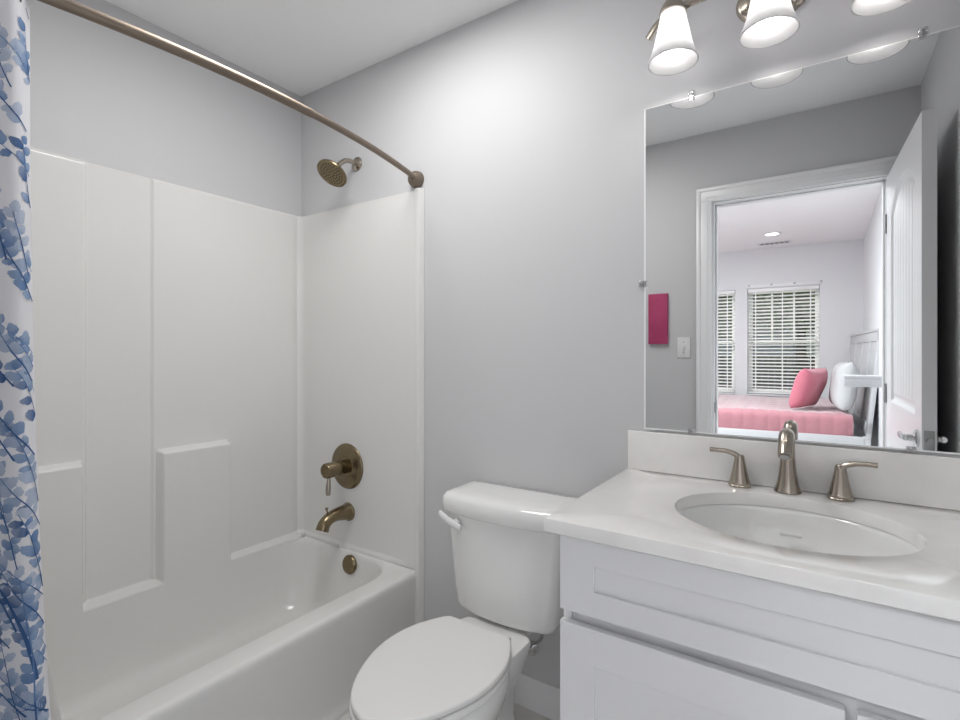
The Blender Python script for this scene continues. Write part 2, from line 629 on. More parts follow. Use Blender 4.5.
# ------------------------------------------------------------------ bedroom windows and what is beyond
for k, (wx0, wx1) in enumerate((W0, W1)):
    wn_ = bpy.data.objects.new('window_%d' % (k + 1), None)
    scn.collection.objects.link(wn_)
    wn_.location = ((wx0 + wx1) / 2, BY - .1, WZ0)
    wn_['kind'] = 'structure'
    wn_['label'] = ('white double-hung bedroom window half hidden by the door jamb' if k == 0 else 'white double-hung bedroom window fully seen in the mirror')
    wn_['category'] = 'window'
    f = .030
    zm = 1.364
    bm = new()
    for (a, b, c, d) in ((wx0, wx0 + f, WZ0, WZ1), (wx1 - f, wx1, WZ0, WZ1), (wx0, wx1, WZ0, WZ0 + f), (wx0, wx1, WZ1 - f, WZ1)):
        add_box(bm, a, b, BY - .14, BY - .075, c, d, .003)
    obj('window_frame', bm, M['vinyl'], wn_)
    for nm, za, zb, yo in (('upper_sash', zm - .02, WZ1 - f, -.125), ('lower_sash', WZ0 + f, zm + .025, -.10)):
        bm = new()
        s = .022
        xa, xb = wx0 + f, wx1 - f
        for (a, b, c, d) in ((xa, xa + s, za, zb), (xb - s, xb, za, zb), (xa, xb, za, za + s + .012), (xa, xb, zb - s, zb)):
            add_box(bm, a, b, BY + yo - .012, BY + yo + .012, c, d, .002)
        if nm == 'upper_sash':
            for q in (1, 2):
                xm = xa + (xb - xa) * q / 3
                add_box(bm, xm - .011, xm + .011, BY + yo - .006, BY + yo + .010, za, zb)
        sash = obj(nm, bm, M['vinyl'], wn_)
        obj('pane', box(xa + s, xb - s, BY + yo - .002, BY + yo + .002, za + s, zb - s), M['pane'], sash)
    obj('window_sill', box(wx0, wx1, BY - .075, BY + .02, WZ0 - .02, WZ0, .004), M['trim'], wn_)

    bl = thing('window_blind', 'white slatted blind in the bedroom window ' + ('half hidden by the door jamb' if k == 0 else 'above the pink pillow'), 'window blind', ((wx0 + wx1) / 2, BY - .035, WZ0), 'blinds in the bedroom windows')
    obj('head_rail', box(wx0 + .006, wx1 - .006, BY - .065, BY - .012, WZ1 - .05, WZ1 - .002, .003), M['slat'], bl)
    bm = new()
    nsl = 29
    tilt = math.radians(8)
    for q in range(nsl):
        zq = WZ0 + .05 + (WZ1 - .065 - WZ0 - .05) * q / (nsl - 1)
        prof = [(-.024, .003), (-.012, .0065), (0, .0075), (.012, .0065), (.024, .003), (.024, -.007), (.012, -.0037), (0, -.0028), (-.012, -.0037), (-.024, -.007)]
        rg = [[V(x, BY - .038 + a * math.cos(tilt) - c * math.sin(tilt), zq + a * math.sin(tilt) + c) for a, c in prof] for x in (wx0 + .010, wx1 - .010)]
        add_loft(bm, rg)
    obj('slats', bm, M['slat'], bl)
    obj('bottom_rail', box(wx0 + .008, wx1 - .008, BY - .062, BY - .014, WZ0 + .006, WZ0 + .026, .004), M['slat'], bl)
    for q in (.12, .5, .88):
        xq = wx0 + (wx1 - wx0) * q
        bm = new()
        add_box(bm, xq - .006, xq + .006, BY - .0125, BY - .0115, WZ0 + .02, WZ1 - .03)
        obj('ladder_tape', bm, M['slat'], bl)

# valance clips above the right window
rail = thing('valance_rail', 'thin white rail with dark clips above the bedroom window', 'rail', (-.42, BY, WZ1 + .02))
obj('rail_bar', box(W1[0] - .03, W1[1] + .03, BY, BY + .010, WZ1 + .006, WZ1 + .05, .003), M['vinyl'], rail)
for xq in (-.82, -.56, -.30, -.015):
    obj('clip', box(xq - .014, xq + .014, BY + .008, BY + .016, WZ1 + .032, WZ1 + .05, .002), M['steel'], rail)

# outside the windows
g_ = struct('ground', box(-14, 12, -40, BY - .2, -.5, -.3), M['grass'])
g_['label'] = 'green lawn outside the bedroom windows'
g_['category'] = 'lawn'
rnd = random.Random(4)
fn = thing('garden_fence', 'dark brown board fence outside the bedroom windows', 'fence', (-2, -13, -.3))
bm = new()
x = -7.0
while x < 3.0:
    add_box(bm, x, x + .13, -13.02, -13.0, -.3, 1.15 + rnd.uniform(-.02, .02))
    x += .14
obj('fence_boards', bm, M['fence'], fn, smooth=0)
for zq in (.0, .8):
    obj('fence_rail', box(-7, 3, -13.0, -12.95, zq, zq + .09), M['fence'], fn)
hs = thing('neighbour_house', 'blue grey sided house beyond the fence', 'house', (.3, -24, -.3))
bm = new()
add_box(bm, -4.6, 5.5, -30, -23, -.3, 2.6)
for q in range(18):
    add_box(bm, -4.62, 5.52, -30.02, -22.98, -.3 + q * .16, -.3 + q * .16 + .02)
obj('house_wall', bm, M['siding'], hs, smooth=0)
bm = new()
rg = [[V(x, -22.5, 2.6), V(x, -26.5, 4.8), V(x, -30.5, 2.6), V(x, -30.5, 2.45), V(x, -22.5, 2.45)] for x in (-5.1, 6)]
add_loft(bm, rg)
obj('house_roof', bm, M['roof'], hs, smooth=0)
obj('house_window', box(-.9, -.1, -22.96, -22.90, 1.0, 2.1, .02), M['vinyl'], hs)


def tree(x, y, h, cr, label, seed):
    rnd = random.Random(seed)
    t = thing('tree', label, 'tree', (x, y, -.3), 'trees beyond the garden fence')
    bm = new()
    add_tube(bm, catmull([(x, y, -.3), (x + .08, y, h * .3), (x - .05, y + .05, h * .6), (x, y, h * .85)], 4), [.20, .15, .11, .04], 10)
    obj('trunk', bm, M['bark'], t)
    bm = new()
    for _ in range(2600):
        d = Vector((rnd.gauss(0, 1), rnd.gauss(0, 1), rnd.gauss(0, 1))).normalized() * cr * (rnd.random() ** .4)
        c = V(x + d.x, y + d.y * .8, h * .62 + d.z * .85)
        a = Vector((rnd.gauss(0, 1), rnd.gauss(0, 1), rnd.gauss(0, 1))).normalized()
        b = a.orthogonal().normalized()
        s = rnd.uniform(.09, .17)
        p = [c - a * s, c + b * s * .45, c + a * s, c - b * s * .45]
        bm.faces.new([bm.verts.new(q) for q in p])
    obj('crown', bm, M['leaf'], t, smooth=0)


tree(-3.0, -15.5, 4.6, 1.7, 'dense green tree behind the fence, before the left window', 1)
tree(-.7, -19.6, 6.0, 2.1, 'tall dark tree rising over the fence near the blue grey house', 2)

# portals that guide daylight through the windows
for wx0, wx1 in (W0, W1):
    ld = bpy.data.lights.new('daylight_portal', 'AREA')
    ld.shape = 'RECTANGLE'
    ld.size = wx1 - wx0
    ld.size_y = WZ1 - WZ0
    ld.cycles.is_portal = True
    lo = bpy.data.objects.new('daylight_portal', ld)
    scn.collection.objects.link(lo)
    lo.location = ((wx0 + wx1) / 2, BY - .145, (WZ0 + WZ1) / 2)
    lo.rotation_euler = V(0, 1, 0).to_track_quat('-Z', 'Y').to_euler()

# ------------------------------------------------------------------ tub and shower surround (one moulded unit)
tub = thing('bathtub_shower', 'white one-piece moulded tub and shower surround along the wall', 'bathtub', (-1.70, -.77, 0))
SX0, SY1, SY0, SX1 = -2.080, -.006, -1.532, -1.310      # surround sheet planes and open edge
STOP = 1.872
RC = .035                                                # inner corner radius


def sheet_path():
    """points (x, y, inward normal, wall id, coordinate along that wall) around the three walls"""
    P = []

    def cluster(a, b, marks, step=.035, w=.016, fine=.0022):
        s = list(np.linspace(a, b, max(2, int(abs(b - a) / step) + 1)))
        for mk in marks:
            s += [mk + q for q in np.arange(-w, w + 1e-6, fine) if min(a, b) < mk + q < max(a, b)]
        s = sorted(set(round(q, 5) for q in s), reverse=a > b)
        return s
    for x in cluster(SX1, SX0 + RC, [-1.345, -1.318]):
        P.append((x, SY1, (0, -1), 'back', x))
    for k in range(1, 7):
        a = PI / 2 * k / 7
        P.append((SX0 + RC - RC * math.sin(a), SY1 - RC + RC * math.cos(a), (math.sin(a), -math.cos(a)), 'c', 0))
    for y in cluster(SY1 - RC, SY0 + RC, [-.375, -.641, -.660, -.872, -.891, -1.155]):
        P.append((SX0, y, (1, 0), 'left', y))
    for k in range(1, 7):
        a = PI / 2 * k / 7
        P.append((SX0 + RC - RC * math.cos(a), SY0 + RC - RC * math.sin(a), (math.cos(a), math.sin(a)), 'c', 0))
    for x in cluster(SX0 + RC, SX1, [-1.345, -1.318]):
        P.append((x, SY0, (0, 1), 'near', x))
    return P


def sstep(a, b, x):
    t = min(1, max(0, (x - a) / (b - a)))
    return t * t * (3 - 2 * t)


LEDGE = .372


def offset(wall, t, z):
    low = 1 - sstep(LEDGE - .010, LEDGE + .006, z)
    if wall == 'left':
        d = abs(t + .766)
        side = .009 * sstep(.098, .108, d)
        blk = sstep(.108, .128, d) * (1 - sstep(.378, .400, d)) * (1 - sstep(.844, .864, z))
        o = max(side, .050 * blk)
        o = max(o, .050 * low)
        top = sstep(STOP - .012, STOP, z)
        return o * (1 - .6 * top) + .002
    if wall == 'c':
        return .004 + .030 * low
    # end walls: rounded nosing on the open edge
    nose = .016 * (sstep(-1.352, -1.340, t) * (1 - sstep(-1.322, -1.310, t)))
    return .003 + .007 * low * (1 - sstep(-1.50, -1.42, t)) + nose


path = sheet_path()
zset = list(np.linspace(.335, STOP, 46))
for mk in (LEDGE, .856, STOP - .006):
    zset += list(mk + np.arange(-.018, .0181, .003))
zset = sorted(set(round(z, 4) for z in zset if .335 <= z <= STOP))
bm = new()
rows = []
for z in zset:
    r = []
    for (x, y, nrm, wall, t) in path:
        o = offset(wall, t, z)
        r.append(V(x + nrm[0] * o, y + nrm[1] * o, z))
    rows.append([V(SX1, -.0006, z)] + r + [V(SX1, SY0 - .0072, z)])
vs = [[bm.verts.new(p) for p in r] for r in rows]
for a, b in zip(vs, vs[1:]):
    for i in range(len(a) - 1):
        bm.faces.new((a[i], a[i + 1], b[i + 1], b[i]))
# top lip back to the wall and the open side edges back to the wall
top = [bm.verts.new((x - nrm[0] * .003, y - nrm[1] * .003, STOP + .002)) for (x, y, nrm, w, t) in path]
for i in range(len(path) - 1):
    bm.faces.new((vs[-1][i + 1], vs[-1][i + 2], top[i + 1], top[i]))
obj('surround_wall', bm, M['gel'], tub, smooth=60)
# nosing below the rim, down to the floor, on both ends
for wall, y_, sg in (('back', SY1, -1), ('near', SY0, 1)):
    pr = [(t, y_ + sg * offset(wall, t, .5)) for t in np.linspace(-1.356, SX1, 28)]
    pr += [(SX1, y_ - sg * .0054), (-1.356, y_ - sg * .0054)]
    bm = new()
    add_loft(bm, [[V(x, y, z) for x, y in pr] for z in (.0008, .3348)])
    obj('end_flange', bm, M['gel'], tub, smooth=60)


def rrect(x0, x1, y0, y1, r, z, seg=10, ns=10):
    """rounded rectangle ring with a fixed number of points"""
    out = []
    cs = [(x1 - r, y1 - r, 0), (x0 + r, y1 - r, PI / 2), (x0 + r, y0 + r, PI), (x1 - r, y0 + r, 3 * PI / 2)]
    for k, (cx, cy_, a0) in enumerate(cs):
        for q in range(seg + 1):
            a = a0 + PI / 2 * q / seg
            out.append(V(cx + r * math.cos(a), cy_ + r * math.sin(a), z))
        nx = cs[(k + 1) % 4]
        a = nx[2]
        pe = V(nx[0] + r * math.cos(a), nx[1] + r * math.sin(a), z)
        ps = out[-1]
        for q in range(1, ns):
            out.append(ps.lerp(pe, q / ns))
    return out


RIM = .353
bm = new()
rings = [rrect(-2.0290, -1.353, -1.512, -.014, .004, RIM - .001),
         rrect(-2.0276, -1.420, -1.455, -.026, .150, RIM),
         rrect(-2.0274, -1.424, -1.451, -.028, .148, RIM - .0015),
         rrect(-2.0272, -1.429, -1.446, -.031, .146, RIM - .006),
         rrect(-2.0268, -1.433, -1.440, -.035, .145, RIM - .016),
         rrect(-2.0245, -1.442, -1.42, -.042, .145, RIM - .06),
         rrect(-2.015, -1.460, -1.37, -.060, .145, .20),
         rrect(-1.995, -1.478, -1.31, -.078, .14, .12),
         rrect(-1.970, -1.500, -1.26, -.100, .13, .083),
         rrect(-1.930, -1.535, -1.21, -.135, .11, .066),
         rrect(-1.860, -1.60, -1.12, -.20, .08, .060),
         rrect(-1.76, -1.70, -1.0, -.35, .02, .058)]
add_loft(bm, rings, cap0=False, cap1=True)
obj('basin', bm, M['gel'], tub, smooth=70)
bm = new()
prof = [(-1.356, RIM - .001), (-1.350, RIM - .0008), (-1.344, RIM - .003), (-1.339, RIM - .008), (-1.3365, RIM - .016), (-1.336, RIM - .03), (-1.338, .20), (-1.345, .06), (-1.345, .03), (-1.338, .02), (-1.338, .0005), (-1.36, .0005)]
ys = list(np.linspace(-1.513, -.014, 12))
add_loft(bm, [[V(x, y, z) for x, z in prof] for y in ys], closed=True)
obj('apron', bm, M['gel'], tub, smooth=60)
bm = new()
add_lathe(bm, [(0, .010), (.029, .010), (.036, .008), (.040, .003), (.040, -.006)], (-1.695, -.046, .306), (0, -1, .12), 32)
o = obj('overflow_cover', bm, M['bronze'], tub)
o['label'] = 'bronze overflow cover'
bm = new()
add_lathe(bm, [(0, .014), (.014, .014), (.018, .010), (.010, .006), (.030, .004), (.034, 0)], (-1.70, -.30, .060), (0, 0, 1), 28)
o = obj('drain_stopper', bm, M['bronze'], tub)
o['label'] = 'bronze drain stopper'

# shower valve
sv = thing('shower_valve', 'round bronze shower valve plate with lever, on the surround above the tub spout', 'shower valve', (-1.756, -.011, .716))
VY = -.010
VX = -1.750
bm = new()
add_lathe(bm, [(0, .012), (.045, .012), (.049, .0155), (.055, .012), (.078, .011), (.090, .009), (.098, .005), (.101, 0), (.101, -.003)], (VX, VY, .718), (0, -1, 0), 56)
obj('escutcheon', bm, M['bronze'], sv)
bm = new()
add_lathe(bm, [(0, .008), (.030, .008), (.030, .040), (.025, .042), (.025, .052), (.032, .054), (.033, .116), (.030, .121), (.025, .122), (.024, .120), (0, .120)], (VX, VY, .718), (0, -1, 0), 36)
hd = obj('handle_hub', bm, M['bronze'], sv)
bm = new()
p = catmull([(VX, VY - .100, .690), (VX - .001, VY - .102, .662), (VX - .002, VY - .103, .632), (VX - .002, VY - .103, .612)], 5)
add_tube(bm, p, [.0065, .008, .0105, .0115, .009], 14)
obj('lever', bm, M['nickel'], hd)

# tub spout
TSX = -1.743
ts = thing('tub_spout', 'curved bronze tub spout with small diverter pin, below the shower valve', 'tub spout', (TSX, -.011, .518))
bm = new()
add_lathe(bm, [(0, .012), (.034, .010), (.040, .004), (.041, -.002)], (TSX, VY, .517), (0, -1, 0), 32)
p = catmull([(TSX, VY, .518), (TSX, VY - .03, .520), (TSX, VY - .07, .521), (TSX, VY - .105, .514), (TSX, VY - .130, .497), (TSX, VY - .142, .472)], 6)
add_tube(bm, p, [.038, .032, .027, .0255, .026, .0275], 24)
obj('spout_body', bm, M['bronze'], ts)
bm = new()
add_lathe(bm, [(.003, 0), (.003, .020), (.006, .022), (.0065, .028), (.004, .031), (0, .0315)], (TSX, VY - .112, .534), (0, -.25, 1), 16)
obj('diverter_pin', bm, M['bronze'], ts)

# shower head
sh = thing('showerhead', 'round bronze shower head on a bent arm, high on the tub end wall', 'shower head', (-1.698, 0, 2.05))
bm = new()
add_lathe(bm, [(0, .014), (.014, .014), (.022, .010), (.030, .005), (.032, 0)], (-1.698, 0, 2.05), (0, -1, 0), 32)
obj('arm_flange', bm, M['nickel'], sh)
bm = new()
p = catmull([(-1.698, 0, 2.05), (-1.698, -.035, 2.052), (-1.698, -.065, 2.046), (-1.699, -.090, 2.028), (-1.700, -.108, 2.008)], 6)
add_tube(bm, p, .0105, 16)
obj('shower_arm', bm, M['nickel'], sh)
ax = V(-.02, -.60, -.80).normalized()
hc = V(-1.700, -.104, 2.012)
bm = new()
add_lathe(bm, [(.0, -.004), (.013, -.002), (.0155, .004), (.0155, .014), (.012, .018), (.014, .024), (.028, .030), (.052, .038), (.064, .044), (.067, .050), (.066, .056), (.060, .058), (.058, .0555), (0, .0550)], hc, ax, 48)
hd = obj('head_body', bm, M['bronze'], sh)
bm = new()
q_ = V(0, 0, 1).rotation_difference(ax)
for ring, cnt in ((.012, 6), (.024, 12), (.036, 18), (.048, 24)):
    for k in range(cnt):
        a = 2 * PI * k / cnt
        c = hc + q_ @ V(ring * math.cos(a), ring * math.sin(a), .0552)
        add_lathe(bm, [(.0026, 0), (.0020, .0026), (0, .003)], c, ax, 8)
obj('spray_nozzles', bm, M['dark'], hd)

# curtain rod
_rod = np.polyfit([0, -.035, -.281, -.486, -.643, -.85, -1.026, -1.165, -1.35, -1.54], [-1.347, -1.338, -1.275, -1.241, -1.227, -1.222, -1.233, -1.250, -1.285, -1.33], 5)


def rod_x(y):
    return float(np.polyval(_rod, y)) if np.ndim(y) == 0 else np.polyval(_rod, y)


ROD_Z = 1.915
rd = thing('shower_curtain_rod', 'bowed satin nickel shower curtain rod above the tub', 'curtain rod', (-1.33, -.77, ROD_Z))
bm = new()
# two telescoping tubes: the thinner one slides out toward the back wall
add_tube(bm, [V(rod_x(y), y, ROD_Z) for y in np.linspace(-.012, -.62, 18)], .0105, 20)
obj('rod_inner_tube', bm, M['rod'], rd)
bm = new()
add_tube(bm, [V(rod_x(y), y, ROD_Z) for y in np.linspace(-.602, -1.527, 26)], .0122, 20)
obj('rod_outer_tube', bm, M['rod'], rd)
for ye, s in ((-.0005, -1), (YD + .0005, 1)):
    bm = new()
    add_lathe(bm, [(.0, .0), (.033, .0), (.034, .005), (.033, .014), (.029, .026), (.022, .036), (.0165, .042), (.014, .043)], (rod_x(ye), ye, ROD_Z - .002), (0.12 if s < 0 else .12, s, 0), 36)
    obj('rod_flange', bm, M['rod'], rd)


# shower curtain: cloth gathered at the near end of the rod, printed with blue leafy branches
CT, CB = 1.893, .03
NF = 3.0
tt = np.linspace(0, 1, 1400)


def fold_xy(t, z):
    """gathered cloth in plan at height z; t runs from the wall end (0) to the free edge (1)"""
    low = (CT - z) / (CT - CB)
    yq = -1.516 + (.293 + .062 * low ** 2.4) * t
    amp = .020 + .008 * low
    xq = rod_x(yq) * (1 - low * .9) + (-1.268) * (low * .9) + amp * np.cos(2 * PI * NF * t * (1 + .03 * np.sin(3 * t + 2 * low)) + 1.9) + .012 * np.sin(5 * PI * t + 1) * low
    return xq, yq


xm_, ym_ = fold_xy(tt, 1.0)
arc = np.concatenate([[0], np.cumsum(np.hypot(np.diff(xm_), np.diff(ym_)))])
CLOTH_W = float(arc[-1])


def cloth_pt(s, z, off=0.0):
    t = float(np.interp(s, arc, tt))
    e = 1e-3
    x0_, y0_ = fold_xy(t, z)
    x1_, y1_ = fold_xy(min(t + e, 1), z)
    xa_, ya_ = fold_xy(max(t - e, 0), z)
    tx, ty = x1_ - xa_, y1_ - ya_
    l = math.hypot(tx, ty) or 1
    nx, ny = ty / l, -tx / l
    return V(x0_ + nx * off, y0_ + ny * off, z)


cur = thing('shower_curtain', 'white shower curtain printed with blue leafy branches, gathered at the near end of the rod', 'shower curtain', (-1.27, -1.36, CB))
bm = new()
ink = bm.verts.layers.float_color.new('ink')
ns, nz_ = 110, 60
S = np.linspace(0, CLOTH_W, ns)
Z = np.linspace(CB, CT, nz_)
gv = []
for s in S:
    col = []
    for z in Z:
        v = bm.verts.new(cloth_pt(s, z))
        v[ink] = (.8, .8, .82, 1)
        col.append(v)
    gv.append(col)
for i in range(ns - 1):
    for j in range(nz_ - 1):
        f = bm.faces.new((gv[i][j], gv[i + 1][j], gv[i + 1][j + 1], gv[i][j + 1]))
        f.material_index = 0
rnd = random.Random(11)
TONES = [(.43, .49, .61), (.34, .42, .57), (.21, .31, .49), (.125, .22, .41), (.06, .125, .28)]


def put_patch(rows, colours, off):
    """rows of (s, z) cloth coordinates -> printed faces just on the room side of the cloth"""
    if any(s < .002 or s > CLOTH_W - .002 or z < CB + .01 or z > CT - .01 for r in rows for s, z in r):
        return
    vv = []
    for r, c in zip(rows, colours):
        line = []
        for s, z in r:
            v = bm.verts.new(cloth_pt(s, z, off))
            v[ink] = (*c, 1)
            line.append(v)
        vv.append(line)
    for a, b in zip(vv, vv[1:]):
        for k in range(len(a) - 1):
            f = bm.faces.new((a[k], a[k + 1], b[k + 1], b[k]))
            f.material_index = 1


def print_leaf(s, z, ang, L, W, tone, off):
    n, mcols = 8, 5
    base = Vector(TONES[tone])
    light = base.lerp(Vector((.62, .67, .76)), rnd.uniform(.15, .55))
    rows, cols = [], []
    ca, sa = math.cos(ang), math.sin(ang)
    bend = rnd.uniform(-.25, .25)
    ragged = [rnd.uniform(.82, 1.12) for _ in range(2 * n + 2)]
    for k in range(n + 1):
        t = k / n
        hw = W * (math.sin(PI * min(1, .04 + .93 * t ** .85)) ** .75)
        r = []
        for q in range(mcols):
            u = -1 + 2 * q / (mcols - 1)
            e = hw * u * (ragged[k] if u < 0 else ragged[k + n])
            a_ = t * L + (.10 * L * (1 - abs(u)) * -1 if k == n else 0)
            b_ = e + bend * L * t * t
            r.append((s + a_ * ca - b_ * sa, z + a_ * sa + b_ * ca))
        rows.append(r)
        g = min(1, max(0, 1.15 * t + rnd.uniform(-.15, .1)))
        cols.append(tuple(base.lerp(light, g)))
    put_patch(rows, cols, off)


def print_branch(s, z, ang, length, wid, tone, curl=None, bare=0):
    pts = []
    a = ang
    if curl is None:
        curl = rnd.uniform(-1.3, 1.3)
    st = .010
    n = int(length / st)
    for k in range(n):
        pts.append((s, z, a))
        s += math.cos(a) * st
        z += math.sin(a) * st
        a += curl * st + rnd.uniform(-.05, .05)
    for k in range(0, n - 1):
        (s0, z0, a0), (s1, z1, a1) = pts[k], pts[k + 1]
        w = wid * (1 - .7 * k / n)
        put_patch([[(s0 - math.sin(a0) * w, z0 + math.cos(a0) * w), (s0 + math.sin(a0) * w, z0 - math.cos(a0) * w)],
                   [(s1 - math.sin(a1) * w, z1 + math.cos(a1) * w), (s1 + math.sin(a1) * w, z1 - math.cos(a1) * w)]],
                  [TONES[4] if k < n * .6 else TONES[3]] * 2, .0012)
    side = 1
    k = 2 + bare
    while k < n:
        s0, z0, a0 = pts[k]
        L = rnd.uniform(.019, .031)
        print_leaf(s0, z0, a0 + side * rnd.uniform(.55, 1.15), L, L * rnd.uniform(.30, .42), max(0, min(4, tone + rnd.choice((-1, 0, 0, 1)))), rnd.uniform(.0005, .0010))
        side = -side
        k += rnd.choice((1, 1, 2))


rowz = 0.0
for zi in np.arange(-.05, CT, .088):
    for si in np.arange(.02, CLOTH_W + .08, .066):
        print_branch(si + rnd.uniform(-.02, .02), zi + rnd.uniform(-.05, .05), math.radians(rnd.uniform(98, 138)), rnd.uniform(.13, .24), rnd.uniform(.0009, .0019), rnd.choice((0, 1, 2, 2, 3)))
print_branch(CLOTH_W - .034, .60, math.radians(94), .42, .0034, 4, 2.0, 6)
print_branch(CLOTH_W - .016, .20, math.radians(97), .60, .0022, 2, .3, 4)
obj('curtain_cloth', bm, [M['curtain'], M['print']], cur, smooth=60)
for k in range(8):
    t = (k + .5) / 8
    xq, yq = fold_xy(t, CT)
    bm = new()
    xr = rod_x(yq)
    add_tube(bm, [V(xr + .021 * math.sin(a), yq, ROD_Z - .012 + .027 * math.cos(a)) for a in np.linspace(0, 2 * PI, 25)], .0016, 8)
    o = obj('curtain_ring', bm, M['rod'], cur)
    if k == 0:
        o['label'] = 'metal curtain ring'

bm = new()
rows = []
for z in np.linspace(.085, 1.86, 44):
    low = (1.86 - z) / 1.78
    r = []
    for k in range(61):
        t = k / 60
        yq = -1.508 + (.285 + .17 * low ** 3) * t
        xq = -1.300 - .165 * low ** .8 + .004 + (.012 + .008 * low) * math.sin(2 * PI * 3.2 * t + .6)
        r.append(V(xq, yq, z))
    rows.append(r)
add_loft(bm, rows, closed=False, cap0=False, cap1=False)
tag(obj('shower_liner', bm, M['liner'], origin=(-1.36, -1.36, .085), smooth=80), 'plain white shower liner hanging inside the tub behind the leafy curtain', 'shower liner')

# ------------------------------------------------------------------ toilet
TX = -.848
wc = thing('toilet', 'white two-piece toilet with closed lid between tub and vanity', 'toilet', (TX, -.35, 0))


def egg(scale_w, v0, v1, z, n=72, back_flat=.58):
    """seat-shaped outline: v runs from the hinge line toward the front"""
    tv = np.array([0, .01, .03, .06, .10, .15, .20, .25, .30, .35, .38, .41, .44, .455, .465]) / .465
    tw = np.array([.102, .117, .130, .146, .164, .174, .177, .172, .156, .134, .117, .095, .064, .038, .0])
    a = np.linspace(0, PI, n // 2 + 1)
    vv = (1 - np.cos(a)) / 2
    w = np.interp(vv, tv, tw)
    # soften with a small moving average that keeps the ends
    for _ in range(2):
        w[1:-1] = (w[:-2] + 2 * w[1:-1] + w[2:]) / 4
    right = [(TX + w[i] * scale_w, -.300 - (v0 + (v1 - v0) * vv[i])) for i in range(len(a))]
    left = [(TX - w[i] * scale_w, -.300 - (v0 + (v1 - v0) * vv[i])) for i in range(len(a) - 2, -1, -1)]
    return [V(x, y, z) for x, y in right + left]


# bowl
bm = new()
rings = [egg(.62, .02, .335, .0005), egg(.62, .02, .335, .02), egg(.56, .03, .315, .035), egg(.53, .03, .30, .10), egg(.58, .02, .32, .16), egg(.74, .01, .375, .23),
         egg(.90, .0, .435, .29), egg(.965, .0, .455, .33), egg(.97, .0, .458, .358), egg(.955, .003, .452, .366), egg(.93, .008, .445, .3685)]
add_loft(bm, rings)
# deck and trapway under the tank
def srect(cx, hw, y0, y1, z, r=.03):
    return rrect(cx - hw, cx + hw, y0, y1, r, z, 5, 3)


rings = [srect(TX, .072, -.42, -.17, .0006), srect(TX, .072, -.42, -.17, .05), srect(TX, .064, -.42, -.18, .12), srect(TX, .075, -.42, -.19, .21),
         srect(TX, .112, -.42, -.205, .285), srect(TX, .122, -.42, -.19, .325), srect(TX, .126, -.42, -.185, .350), srect(TX, .123, -.415, -.188, .359), srect(TX, .115, -.41, -.195, .362)]
add_loft(bm, rings)
# narrow shelf that carries the tank
add_box(bm, TX - .085, TX + .085, -.26, -.04, .322, .3605, .010, 3)
obj('bowl', bm, M['china'], wc, smooth=50)
# seat, lid
def slab(f, z0, z1, bev, shrink=1.0):
    rings = []
    seg = 4
    for k in range(seg + 1):
        a = PI / 2 * k / seg
        rings.append(f(-bev * (1 - math.sin(a)), z0 + bev * (1 - math.cos(a))))
    for k in range(seg + 1):
        a = PI / 2 * k / seg
        rings.append(f(-bev * (1 - math.cos(a)), z1 - bev * (1 - math.sin(a))))
    return rings


def seat_ring(d, z, w=1.0, v1=.465):
    return egg(w * (1 + d / .177), -d, v1 + d, z)


bm = new()
add_loft(bm, slab(lambda d, z: seat_ring(d, z, 1.005, .467), .3735, .392, .006))
obj('seat', bm, M['seat'], wc, smooth=50)
bm = new()
rr = slab(lambda d, z: seat_ring(d, z, 1.0, .463), .3945, .411, .006)
rr.append(seat_ring(-.02, .4125, 1.0, .463))
rr.append(seat_ring(-.06, .4150, 1.0, .463))
rr.append(seat_ring(-.11, .4165, 1.0, .463))
add_loft(bm, rr)
obj('seat_lid', bm, M['seat'], wc, smooth=50)
for s in (-1, 1):
    bm = new()
    add_lathe(bm, [(0, 0), (.012, 0), (.012, .045), (0, .045)], (TX + s * .075 - .0225, -.288, .386), (1, 0, 0), 16)
    add_box(bm, TX + s * .075 - .016, TX + s * .075 + .016, -.292, -.266, .3635, .386, .003)
    obj('seat_hinge', bm, M['seat'], wc)


# tank with a bowed front
def tank_ring(hw, yb, yc, ym, z, r=.03, n=20):
    """hw half width; yb back; yc front at the corners; ym front in the middle"""
    pts = []
    for k in range(n + 1):
        u = -1 + 2 * k / n
        x = TX + u * (hw - r)
        pts.append((x, ym + (yc - ym) * abs(u) ** 2.4))
    out = [V(TX - hw + r * .1, yb - .0, z)]
    out = []
    # left side from back to front corner
    out += [V(TX - hw + .012, yb, z), V(TX - hw + .003, yb - .004, z), V(TX - hw, yb - .014, z)]
    out += [V(TX - hw, yb + (yc + r - yb) * q / 4, z) for q in range(1, 4)]
    for q in range(0, 6):
        a = PI / 2 * q / 6
        out.append(V(TX - hw + r - r * math.cos(a), yc + r - r * math.sin(a), z))
    out += [V(x, y, z) for x, y in pts]
    for q in range(1, 7):
        a = PI / 2 * q / 6
        out.append(V(TX + hw - r + r * math.sin(a), yc + r - r * math.cos(a), z))
    out += [V(TX + hw, yc + r + (yb - yc - r) * q / 4, z) for q in range(1, 4)]
    out += [V(TX + hw, yb - .014, z), V(TX + hw - .003, yb - .004, z), V(TX + hw - .012, yb, z)]
    return out


